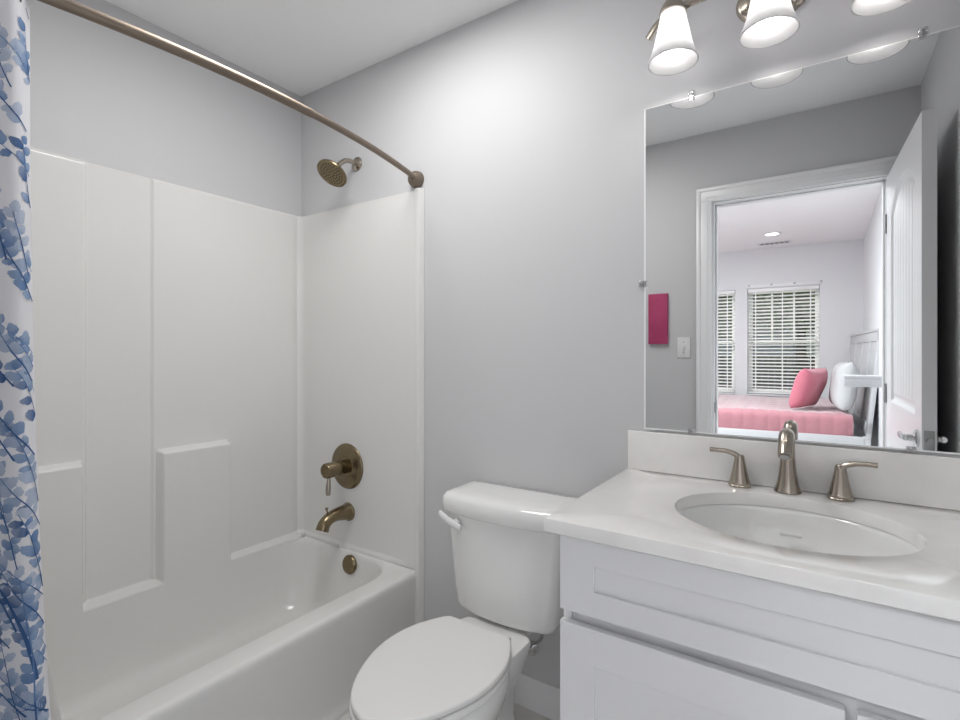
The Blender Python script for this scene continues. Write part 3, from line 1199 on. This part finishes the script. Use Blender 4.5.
bm = new()
rings = [tank_ring(.145, -.035, -.150, -.178, .3665, .03), tank_ring(.165, -.028, -.174, -.194, .369, .035), tank_ring(.175, -.024, -.182, -.203, .376, .036),
         tank_ring(.180, -.022, -.186, -.207, .391, .036), tank_ring(.189, -.021, -.188, -.210, .45, .036), tank_ring(.201, -.020, -.190, -.213, .56, .036), tank_ring(.214, -.020, -.192, -.215, .690, .036)]
add_loft(bm, rings)
obj('tank', bm, M['china'], wc, smooth=50)
bm = new()
rings = [tank_ring(.215, -.016, -.195, -.218, .6915, .034), tank_ring(.224, -.013, -.203, -.226, .692, .036), tank_ring(.2285, -.011, -.207, -.230, .696, .036), tank_ring(.2285, -.011, -.207, -.230, .720, .036),
         tank_ring(.2265, -.012, -.205, -.228, .738, .036), tank_ring(.219, -.014, -.195, -.219, .749, .036), tank_ring(.203, -.022, -.172, -.198, .755, .034), tank_ring(.165, -.045, -.13, -.155, .757, .03)]
add_loft(bm, rings)
obj('tank_lid', bm, M['china'], wc, smooth=60)
bm = new()
add_lathe(bm, [(0, .014), (.010, .014), (.013, .010), (.014, 0)], (TX - .150, -.203, .662), (-.15, -1, 0), 20)
p = catmull([(TX - .120, -.226, .655), (TX - .145, -.224, .660), (TX - .175, -.219, .667), (TX - .203, -.212, .675), (TX - .224, -.204, .682)], 6)
add_tube(bm, p, [.009, .0115, .0125, .0125, .009], 14, flat=(1.0, .6, (0, 1, 0)))
obj('flush_lever', bm, M['plastic'], wc)
for s in (-1, 1):
    bm = new()
    add_lathe(bm, [(.016, 0), (.015, .010), (.008, .018), (0, .020)], (TX + s * .082, -.40, .0205), (s * .3, 0, 1), 18)
    obj('bolt_cap', bm, M['plastic'], wc)
bm = new()
for s in (-1, 1):
    add_lathe(bm, [(.009, 0), (.009, .0055), (0, .0055)], (TX + s * .080, -.15, .3607), (0, 0, 1), 6)
add_box(bm, TX - .09, TX + .09, -.17, -.06, .3607, .3663, .001)
obj('tank_gasket', bm, M['dark'], wc)

# water supply
sp = thing('supply_valve', 'small grey water shut-off valve on the wall beside the toilet', 'valve', (-.832, -.004, .21))
bm = new()
add_lathe(bm, [(0, .006), (.022, .005), (.027, 0)], (-.832, -.0005, .205), (0, -1, 0), 24)
add_lathe(bm, [(.009, 0), (.009, .05), (.012, .052), (.012, .075), (0, .077)], (-.832, -.0005, .205), (0, -1, 0), 18)
obj('valve_body', bm, M['chrome'], sp)
bm = new()
add_lathe(bm, [(0, 0), (.014, .001), (.018, .006), (.014, .012), (0, .013)], (-.832, -.078, .205), (0, -1, 0), 24, sx=1.3)
obj('valve_handle', bm, M['steel'], sp)
bm = new()
add_tube(bm, catmull([(-.832, -.062, .213), (-.832, -.064, .24), (-.775, -.070, .275), (-.748, -.085, .31), (-.745, -.09, .364)], 6), .0055, 10)
obj('supply_hose', bm, M['steel'], sp)

# ------------------------------------------------------------------ vanity
VX0, VX1, VF = -.465, .360, -.537
CZ0, CZ1 = .840, .870
van = thing('vanity_cabinet', 'white shaker vanity cabinet under the quartz counter', 'vanity cabinet', ((VX0 + VX1) / 2, -.27, 0))
bm = new()
add_box(bm, VX0, VX0 + .018, VF, -.001, .0005, CZ0 - .001, .001)
add_box(bm, VX1 - .018, VX1, VF, -.001, .0005, CZ0 - .001, .001)
add_box(bm, VX0 + .018, VX1 - .018, VF + .07, VF + .085, .0005, .10)
add_box(bm, VX0 + .018, VX1 - .018, VF, -.001, .09, .108)
add_box(bm, VX0 + .018, VX1 - .018, -.012, -.001, .108, CZ0 - .03)
# face frame
add_box(bm, VX0 + .018, VX0 + .045, VF + .008, VF + .02, .108, CZ0 - .001)
add_box(bm, VX1 - .045, VX1 - .018, VF, VF + .02, .108, CZ0 - .001)
add_box(bm, VX0 + .045, VX1 - .045, VF + .008, VF + .02, .635, .70)
add_box(bm, VX0 + .045, VX1 - .045, VF, VF + .02, .80, CZ0 - .001)
add_box(bm, .012, .062, VF + .008, VF + .02, .108, .635)
obj('carcass', bm, M['cab'], van, smooth=20)


def shaker(x0, x1, z0, z1, yf, yb, fr_x, fr_z):
    """frame and recessed centre panel as one mesh"""
    bm = new()
    add_box(bm, x0, x0 + fr_x, yf, yb, z0, z1, .0015)
    add_box(bm, x1 - fr_x, x1, yf, yb, z0, z1, .0015)
    add_box(bm, x0 + fr_x - .002, x1 - fr_x + .002, yf, yb, z1 - fr_z, z1, .0015)
    add_box(bm, x0 + fr_x - .002, x1 - fr_x + .002, yf, yb, z0, z0 + fr_z, .0015)
    add_box(bm, x0 + fr_x - .004, x1 - fr_x + .004, yf + .008, yb - .003, z0 + fr_z - .004, z1 - fr_z + .004)
    return bm


obj('drawer_front', shaker(VX0, VX1, .676, .832, VF - .019, VF - .0005, .076, .052), M['cab'], van, smooth=20)
obj('door', shaker(VX0, .030, .118, .651, VF - .019, VF - .0005, .076, .076), M['cab'], van, smooth=20)
obj('door', shaker(.045, VX1, .118, .651, VF - .019, VF - .0005, .076, .076), M['cab'], van, smooth=20)

# countertop with an oval cut-out
SKX, SKY, SKA, SKB = -.063, -.292, .223, .190
CX0, CX1, CY0, CY1 = -.492, XR - .002, -.578, -.001
ct = thing('countertop', 'off-white quartz vanity countertop with backsplash and oval sink cut-out', 'countertop', (SKX, SKY, CZ0))
n = 96
per = []
corner_a = [math.atan2(cy_ - SKY, cx - SKX) for cx, cy_ in ((CX1, CY1), (CX0, CY1), (CX0, CY0), (CX1, CY0))]
angs = sorted([2 * PI * k / n - PI for k in range(n)] + corner_a)


def rect_hit(a, x0=CX0, x1=CX1, y0=CY0, y1=CY1):
    c, s = math.cos(a), math.sin(a)
    t = 1e9
    if c > 1e-9: t = min(t, (x1 - SKX) / c)
    if c < -1e-9: t = min(t, (x0 - SKX) / c)
    if s > 1e-9: t = min(t, (y1 - SKY) / s)
    if s < -1e-9: t = min(t, (y0 - SKY) / s)
    return SKX + c * t, SKY + s * t


def ell(a, d=0.0):
    # point of the ellipse in direction a
    ea, eb = SKA + d, SKB + d
    r = ea * eb / math.hypot(eb * math.cos(a), ea * math.sin(a))
    return SKX + r * math.cos(a), SKY + r * math.sin(a)


e = .004
def ring_rect(ins, z):
    return [V(*rect_hit(a, CX0 + ins, CX1 - ins, CY0 + ins, CY1 - ins), z) for a in angs]
def ring_ell(d, z):
    return [V(*ell(a, d), z) for a in angs]


bm = new()
rings = [ring_ell(0, CZ0), ring_ell(0, CZ1 - .003), ring_ell(.001, CZ1 - .001), ring_ell(.003, CZ1), ring_rect(.003, CZ1), ring_rect(.001, CZ1 - .001), ring_rect(0, CZ1 - .003), ring_rect(0, CZ0 + .002), ring_rect(.002, CZ0), ring_ell(0, CZ0)]
add_loft(bm, rings, cap0=False, cap1=False)
bmesh.ops.remove_doubles(bm, verts=bm.verts, dist=1e-6)
obj('counter_slab', bm, M['quartz'], ct, smooth=35)
obj('backsplash', box(CX0 + .002, CX1, -.021, -.001, CZ1 + .0001, .986, .0006), M['quartz'], ct, smooth=30)

# undermount sink
sk = thing('sink', 'oval white undermount sink set in the counter', 'sink', (SKX, SKY, CZ0))
bm = new()
prof = [(.018, CZ0 - .0006), (.004, CZ0 - .0006), (.0, CZ0 - .003), (-.003, CZ0 - .012), (-.006, CZ0 - .04), (-.016, CZ0 - .075), (-.035, CZ0 - .105), (-.066, CZ0 - .128), (-.105, CZ0 - .140), (-.150, CZ0 - .145), (-.166, CZ0 - .146)]
rings = [ring_ell(d, z) for d, z in prof]
add_loft(bm, rings, cap0=False, cap1=False)
# outer skin
rings = [ring_ell(.018, CZ0 - .0006), ring_ell(.016, CZ0 - .02), ring_ell(.0, CZ0 - .08), ring_ell(-.05, CZ0 - .14), ring_ell(-.166, CZ0 - .156)]
add_loft(bm, rings, cap0=False, cap1=True)
obj('sink_bowl', bm, M['china'], sk, smooth=60)
bm = new()
add_lathe(bm, [(0, .006), (.016, .005), (.019, .002), (.021, .001), (.031, .003), (.033, 0), (.033, -.004)], (SKX, SKY, CZ0 - .1455), (0, 0, 1), 32)
o = obj('drain', bm, M['nickel'], sk)
o['label'] = 'nickel drain'
bm = new()
add_tube(bm, [V(SKX - .022, SKY + .158, CZ0 - .052), V(SKX + .022, SKY + .158, CZ0 - .052)], .005, 10)
o = obj('overflow_slot', bm, M['plastic'], sk)

# widespread faucet
fc = thing('faucet', 'brushed nickel widespread faucet with two lever handles at the back of the sink', 'faucet', (SKX, -.058, CZ1))
FY = -.058
FX = SKX - .010
bm = new()
add_lathe(bm, [(.0, .0006), (.0300, .0006), (.0305, .003), (.0280, .009), (.0240, .022), (.0200, .045), (.0170, .075), (.0158, .100)], (FX, FY, CZ1), (0, 0, 1), 36)
p = catmull([(FX, FY, CZ1 + .085), (FX, FY - .001, CZ1 + .112), (FX, FY - .010, CZ1 + .135), (FX, FY - .030, CZ1 + .148), (FX, FY - .058, CZ1 + .147), (FX, FY - .086, CZ1 + .132), (FX, FY - .108, CZ1 + .108)], 7)
add_tube(bm, p, [.0163, .0160, .0162, .0166, .0164, .0158, .0152], 24)
obj('spout', bm, M['nickel'], fc)
bm = new()
add_lathe(bm, [(.010, 0), (.010, .004), (0, .004)], V(FX, FY - .1075, CZ1 + .1085), (0, -.62, -.78), 16)
obj('aerator', bm, M['steel'], fc)
for s in (-1, 1):
    hx = FX + s * .1085
    bm = new()
    add_lathe(bm, [(0, .0006), (.0268, .0006), (.0273, .004), (.0255, .0055), (.0255, .008), (.0262, .010), (.0232, .018), (.0175, .042), (.0130, .066), (.0115, .078), (.009, .082), (0, .083)], (hx, FY, CZ1), (0, 0, 1), 32)
    h = obj('handle_base', bm, M['nickel'], fc)
    bm = new()
    p = catmull([(hx - s * .005, FY, CZ1 + .068), (hx + s * .008, FY - .002, CZ1 + .081), (hx + s * .028, FY - .006, CZ1 + .089), (hx + s * .052, FY - .010, CZ1 + .091), (hx + s * .070, FY - .012, CZ1 + .091)], 6)
    add_tube(bm, p, [.010, .0098, .0085, .0078, .0084], 16, flat=(1.15, .75, (0, 0, 1)))
    obj('lever', bm, M['nickel'], h)

# ------------------------------------------------------------------ mirror
MX0, MX1, MZ0, MZ1 = -.445, .288, .992, 1.953
mi = thing('wall_mirror', 'large frameless wall mirror over the vanity', 'mirror', ((MX0 + MX1) / 2, -.001, MZ0))
bm = new()
add_box(bm, MX0, MX1, -.0068, -.001, MZ0, MZ1)
bw = .004
yf = -.0072
q = [V(MX0 + bw, yf, MZ0 + bw), V(MX1 - bw, yf, MZ0 + bw), V(MX1 - bw, yf, MZ1 - bw * .5), V(MX0 + bw, yf, MZ1 - bw * .5)]
r_ = [V(MX0, -.0069, MZ0), V(MX1, -.0069, MZ0), V(MX1, -.0069, MZ1), V(MX0, -.0069, MZ1)]
add_loft(bm, [r_, q], cap0=False, cap1=False)
obj('glass_edge', bm, M['glassedge'], mi, smooth=0)
bm = new()
bm.faces.new([bm.verts.new(p) for p in q])
obj('mirror_face', bm, M['mirror'], mi, smooth=0)
for (cx, cz, dx, dz) in ((-.311, MZ1, 0, 1), (.192, MZ1, 0, 1), (-.312, MZ0, 0, -1), (.171, MZ0, 0, -1), (MX0, 1.428, -1, 0), (MX1, 1.428, 1, 0)):
    bm = new()
    if dz:
        add_box(bm, cx - .009, cx + .009, -.0105, -.0076, cz - .010 if dz > 0 else cz - .004, cz + .004 if dz > 0 else cz + .010, .001)
        if dz > 0:
            add_box(bm, cx - .009, cx + .009, -.0105, -.0008, cz + .0005, cz + .018, .0015)
    else:
        add_box(bm, cx - .010 if dx > 0 else cx - .004, cx + .004 if dx > 0 else cx + .010, -.0105, -.0076, cz - .009, cz + .009, .001)
        add_box(bm, cx + .0005 if dx > 0 else cx - .016, cx + .016 if dx > 0 else cx - .0005, -.0105, -.0008, cz - .009, cz + .009, .0015)
    o = obj('clip', bm, M['clip'], mi)
    bm = new()
    if dz > 0:
        c = (cx, -.0105, cz + .010)
    elif dz < 0:
        c = (cx, -.0105, cz + .003)
    else:
        c = (cx + dx * .008, -.0105, cz)
    add_lathe(bm, [(.0035, -.004), (.0035, .001), (0, .0018)], c, (0, -1, 0), 12)
    obj('screw', bm, M['steel'], o)

# ------------------------------------------------------------------ vanity light
LX, LY, LZ = -.109, -.125, 2.010
vl = thing('vanity_light', 'nickel three-shade vanity light bar above the mirror', 'wall light', (LX, 0, 2.16))
bm = new()
add_lathe(bm, [(0, .022), (.045, .022), (.060, .019), (.066, .013), (.072, .012), (.078, .008), (.082, 0)], (LX, -.0005, 2.163), (0, -1, 0), 48, sx=1.08, sy=.82)
obj('backplate', bm, M['nickel'], vl)
bm = new()
p = catmull([(LX - .305, -.075, 2.118), (LX - .27, -.082, 2.150), (LX - .20, -.088, 2.170), (LX - .10, -.092, 2.172), (LX, -.094, 2.172), (LX + .10, -.092, 2.172), (LX + .20, -.088, 2.170), (LX + .27, -.082, 2.150), (LX + .305, -.075, 2.118)], 6)
add_tube(bm, p, .0125, 14, flat=(.45, 1.0, (0, 0, 1)))
add_tube(bm, [V(LX, -.015, 2.165), V(LX, -.094, 2.172)], .012, 16)
obj('bar', bm, M['nickel'], vl)
for k in (-1, 0, 1):
    lx = LX + k * .2255
    bm = new()
    p = catmull([(lx, -.088, 2.170), (lx, -.12, 2.180), (lx, -.145, 2.172), (lx, LY, 2.150)], 5)
    add_tube(bm, p, .008, 12)
    obj('arm', bm, M['nickel'], vl)
    bm = new()
    add_lathe(bm, [(.010, .165), (.018, .160), (.025, .150), (.032, .138), (.0345, .130), (.0345, .124), (.030, .123), (0, .123)], (lx, LY, LZ), (0, 0, 1), 32)
    obj('shade_holder', bm, M['nickel'], vl)
    bm = new()
    outer = [(.0300, .128), (.0325, .120), (.0360, .100), (.0410, .075), (.0475, .045), (.0550, .018), (.0610, .002), (.0645, -.008)]
    inner = [(.0620, -.008), (.0585, .003), (.0525, .019), (.0450, .046), (.0385, .076), (.0335, .101), (.030, .119)]
    add_lathe(bm, outer + inner, (lx, LY, LZ), (0, 0, 1), 48)
    obj('shade', bm, M['frost'], vl)
    bm = new()
    add_lathe(bm, [(0, .006), (.010, .0075), (.019, .0125), (.0255, .021), (.0285, .032), (.0280, .043), (.0240, .056), (.0185, .070), (.0150, .082), (.0135, .095), (.0130, .122)], (lx, LY, LZ), (0, 0, 1), 28)
    obj('bulb', bm, M['bulb'], vl)

# ------------------------------------------------------------------ things on the door wall
art = obj('canvas_print', box(-.857, -.748, YD + .0005, YD + .022, 1.273, 1.567, .002), M['pinkcanvas'], origin=(-.80, YD, 1.273))
tag(art, 'narrow plain magenta canvas on the wall left of the doorway, in the mirror', 'canvas')
sw = thing('light_switch', 'white light switch plate between magenta canvas and door casing, in the mirror', 'light switch', (-.660, YD, 1.252))
bm = new()
add_box(bm, -.697, -.625, YD + .0005, YD + .007, 1.194, 1.310, .003)
obj('cover_plate', bm, M['plastic'], sw)
bm = new()
add_box(bm, -.668, -.656, YD + .006, YD + .016, 1.240, 1.262, .002)
obj('toggle', bm, M['plastic'], sw)
for zq in (1.222, 1.282):
    bm = new()
    add_lathe(bm, [(.0035, 0), (.0035, .0015), (0, .002)], (-.661, YD + .007, zq), (0, 1, 0), 10)
    obj('screw', bm, M['steel'], sw)

# ------------------------------------------------------------------ bedroom
BEDX, BEDY = .315, -4.12            # head end, near side
bedrot = math.radians(-4.0)


def bed_m():
    return Matrix.Translation((BEDX, BEDY, 0)) @ Matrix.Rotation(bedrot, 4, 'Z')


bed = thing('bed', 'white bed frame with slanted panel headboard, seen in the mirror', 'bed', (BEDX, BEDY, 0), rotz=bedrot)
BL, BW = 1.98, 1.88               # length along -x, width along -y (local)


def lobj(name, bm, m, parent, smooth=35):
    return obj(name, bm, m, parent, world_coords=False, smooth=smooth)


# headboard leaning back: posts, rails and panels, local x is through the board
lean = Matrix.Translation((.005, 0, .45)) @ Matrix.Rotation(math.radians(5.5), 4, 'Y') @ Matrix.Translation((0, 0, -.45))
bm = new()
add_box(bm, .0, .035, -.09, .0, .45, 1.42, .004, mtx=lean)
add_box(bm, .0, .035, -BW, -BW + .09, .45, 1.42, .004, mtx=lean)
add_box(bm, .0, .035, -BW, 0, 1.33, 1.42, .004, mtx=lean)
add_box(bm, .0, .035, -BW, 0, .50, .60, .004, mtx=lean)
for q in range(1, 4):
    yq = -BW * q / 4
    add_box(bm, .0, .035, yq - .04, yq + .04, .55, 1.36, .004, mtx=lean)
add_box(bm, .012, .024, -BW + .02, -.02, .52, 1.36, mtx=lean)
add_box(bm, -.012, .048, -BW - .01, .01, 1.42, 1.445, .005, mtx=lean)
lobj('headboard', bm, M['furn'], bed)
for yq in (-.05, -BW + .05):
    lobj('headboard_leg', box(-.01, .04, yq - .045, yq + .045, 0, .47, .004), M['furn'], bed)
for yq in (-.012, -BW + .012):
    lobj('side_rail', box(-BL, -.01, yq - .012, yq + .012, .30, .47, .003), M['furn'], bed)
lobj('foot_rail', box(-BL - .03, -BL, -BW, 0, .28, .50, .004), M['furn'], bed)
for yq in (-.04, -BW + .04):
    lobj('foot_leg', box(-BL - .035, -BL + .03, yq - .035, yq + .035, 0, .55, .004), M['furn'], bed)
lobj('slat_base', box(-BL, -.01, -BW + .03, -.03, .36, .40), M['furn'], bed)

mt = thing('mattress', 'white mattress under the pink quilt', 'mattress', (BEDX, BEDY, .41), rotz=bedrot)
lobj('mattress_body', box(-BL + .03, -.075, -BW + .05, -.05, -.005, .22, .04, 4), M['mattress'], mt)
lobj('mattress_border', box(-BL + .025, -.070, -BW + .045, -.045, .005, .012, .003), M['mattress'], mt)

# quilt: cross profile swept along the bed, with stitched channels
bm = new()
prof = []
w0, w1, zt, zb = -.018, -BW + .018, .665, .455
R = .06
def qp(t):
    """t in 0..1 along the cross profile; returns (y, z, ny, nz)"""
    segs = [zt - zb - R, PI / 2 * R, (w0 - w1) - 2 * R, PI / 2 * R, zt - zb - R]
    d = t * sum(segs)
    if d < segs[0]: return (w0, zb + d, 1, 0)
    d -= segs[0]
    if d < segs[1]:
        a = d / R
        return (w0 - R + R * math.cos(a), zt - R + R * math.sin(a), math.cos(a), math.sin(a))
    d -= segs[1]
    if d < segs[2]: return (w0 - R - d, zt, 0, 1)
    d -= segs[2]
    if d < segs[3]:
        a = d / R
        return (w1 + R - R * math.sin(a), zt - R + R * math.cos(a), -math.sin(a), math.cos(a))
    d -= segs[3]
    return (w1, zt - R - d, -1, 0)


nt_, nl_ = 150, 150
total = 2 * (zt - zb - R) + PI * R + (w0 - w1) - 2 * R
rows = []
for i in range(nl_ + 1):
    xl = -.085 - (BL - .12) * i / nl_
    endr = min(1, min(i, nl_ - i) / 4)
    r = []
    for k in range(nt_ + 1):
        t = k / nt_
        y, z, ny, nz2 = qp(t)
        d = t * total
        a = abs(math.sin(PI * (xl + .02) / .105)) ** .45
        b = abs(math.sin(PI * d / .21)) ** .45
        h = .013 * a * b - .006 + .004 * math.sin(7 * xl + 5 * d)
        h = h - (1 - endr) * .02
        r.append(V(xl, y + ny * h, z + nz2 * h))
    rows.append(r)
add_loft(bm, rows, closed=False, cap0=True, cap1=True)
ql = obj('quilt', bm, M['quilt'], None, smooth=60)
ql.location = (BEDX, BEDY, 0)
ql.rotation_euler = (0, 0, bedrot)
tag(ql, 'coral pink channel-stitched quilt spread over the bed, seen in the mirror', 'quilt')


def pillow(name, label, mtl, loc, rot, w, h, d, seed):
    """cushion standing on edge: local x thickness, y width, z height"""
    rnd = random.Random(seed)
    bm = new()
    n = 26
    for side in (1, -1):
        vv = []
        for i in range(n + 1):
            row = []
            for j in range(n + 1):
                u, v = -1 + 2 * i / n, -1 + 2 * j / n
                pin = 1 - .10 * (u * u) * (1 - v * v) - .0
                puff = max(0, (1 - u ** 4)) ** .5 * max(0, (1 - v ** 4)) ** .5
                cr = 1 - .07 * (1 - abs(v) ** 2) * 0
                yy_ = u * w / 2 * (1 - .06 * (1 - v * v) * abs(u)) * cr
                zz_ = v * h / 2 * (1 - .06 * (1 - u * u) * abs(v))
                wr = .006 * math.sin(5 * u + seed) * math.cos(4 * v + seed)
                row.append(V(side * (d / 2 * puff + wr * puff), yy_, zz_ + h / 2))
            vv.append(row)
        vs_ = [[bm.verts.new(p) for p in r] for r in vv]
        for i in range(n):
            for j in range(n):
                bm.faces.new((vs_[i][j], vs_[i + 1][j], vs_[i + 1][j + 1], vs_[i][j + 1]))
    bmesh.ops.remove_doubles(bm, verts=bm.verts, dist=1e-5)
    o = obj(name, bm, mtl, None, smooth=80)
    o.location = loc
    o.rotation_euler = rot
    tag(o, label, 'pillow')
    return o


pillow('pillow', 'white pillow leaning on the headboard behind the pink pillow', M['whitepillow'], (.135, -4.46, .684), (0, math.radians(8), bedrot), .60, .46, .20, 1)
pillow('pillow', 'rose pink pillow in front of the white pillow on the bed', M['pinkpillow'], (-.175, -4.44, .684), (0, math.radians(18), math.radians(20)), .50, .41, .17, 2)

# small white wall ledge between the headboard and the door
shf = thing('wall_shelf', 'narrow white wall ledge next to the headboard, seen in the mirror', 'shelf', (BX1, -2.95, 1.04))
obj('shelf_board', box(.125, BX1 - .0005, -3.05, -2.85, 1.040, 1.062, .003), M['furn'], shf)
obj('shelf_apron', box(.125, BX1 - .0005, -2.868, -2.850, .985, 1.0402, .003), M['furn'], shf)

# ceiling fittings of the bedroom: the can seen in the mirror and its companions
def can_light(x, y, label):
    t = thing('recessed_light', label, 'ceiling light', (x, y, BZ), 'round recessed lights in the bedroom ceiling')
    bm = new()
    add_lathe(bm, [(.070, -.0005), (.095, -.001), (.097, -.006), (.090, -.010), (.072, -.008), (.068, -.003)], (x, y, BZ), (0, 0, 1), 36)
    obj('trim_ring', bm, M['plastic'], t)
    bm = new()
    add_lathe(bm, [(0, -.006), (.066, -.006), (.070, -.002)], (x, y, BZ), (0, 0, 1), 36)
    obj('diffuser', bm, M['can'], t)


can_light(-.486, -5.23, 'round lit recessed light in the bedroom ceiling near the vent, seen in the mirror')
vt = thing('ceiling_vent', 'white slotted ceiling vent above the bedroom window', 'vent', (-.50, -5.78, BZ))
obj('vent_frame', box(-.68, -.32, -5.85, -5.71, BZ - .008, BZ - .0005, .003), M['plastic'], vt)
bm = new()
for q in range(3):
    for g in range(6):
        add_box(bm, -.655 + g * .053, -.655 + g * .053 + .044, -5.83 + q * .035, -5.815 + q * .035, BZ - .0095, BZ - .0078)
obj('vent_slots', bm, M['dark'], vt)
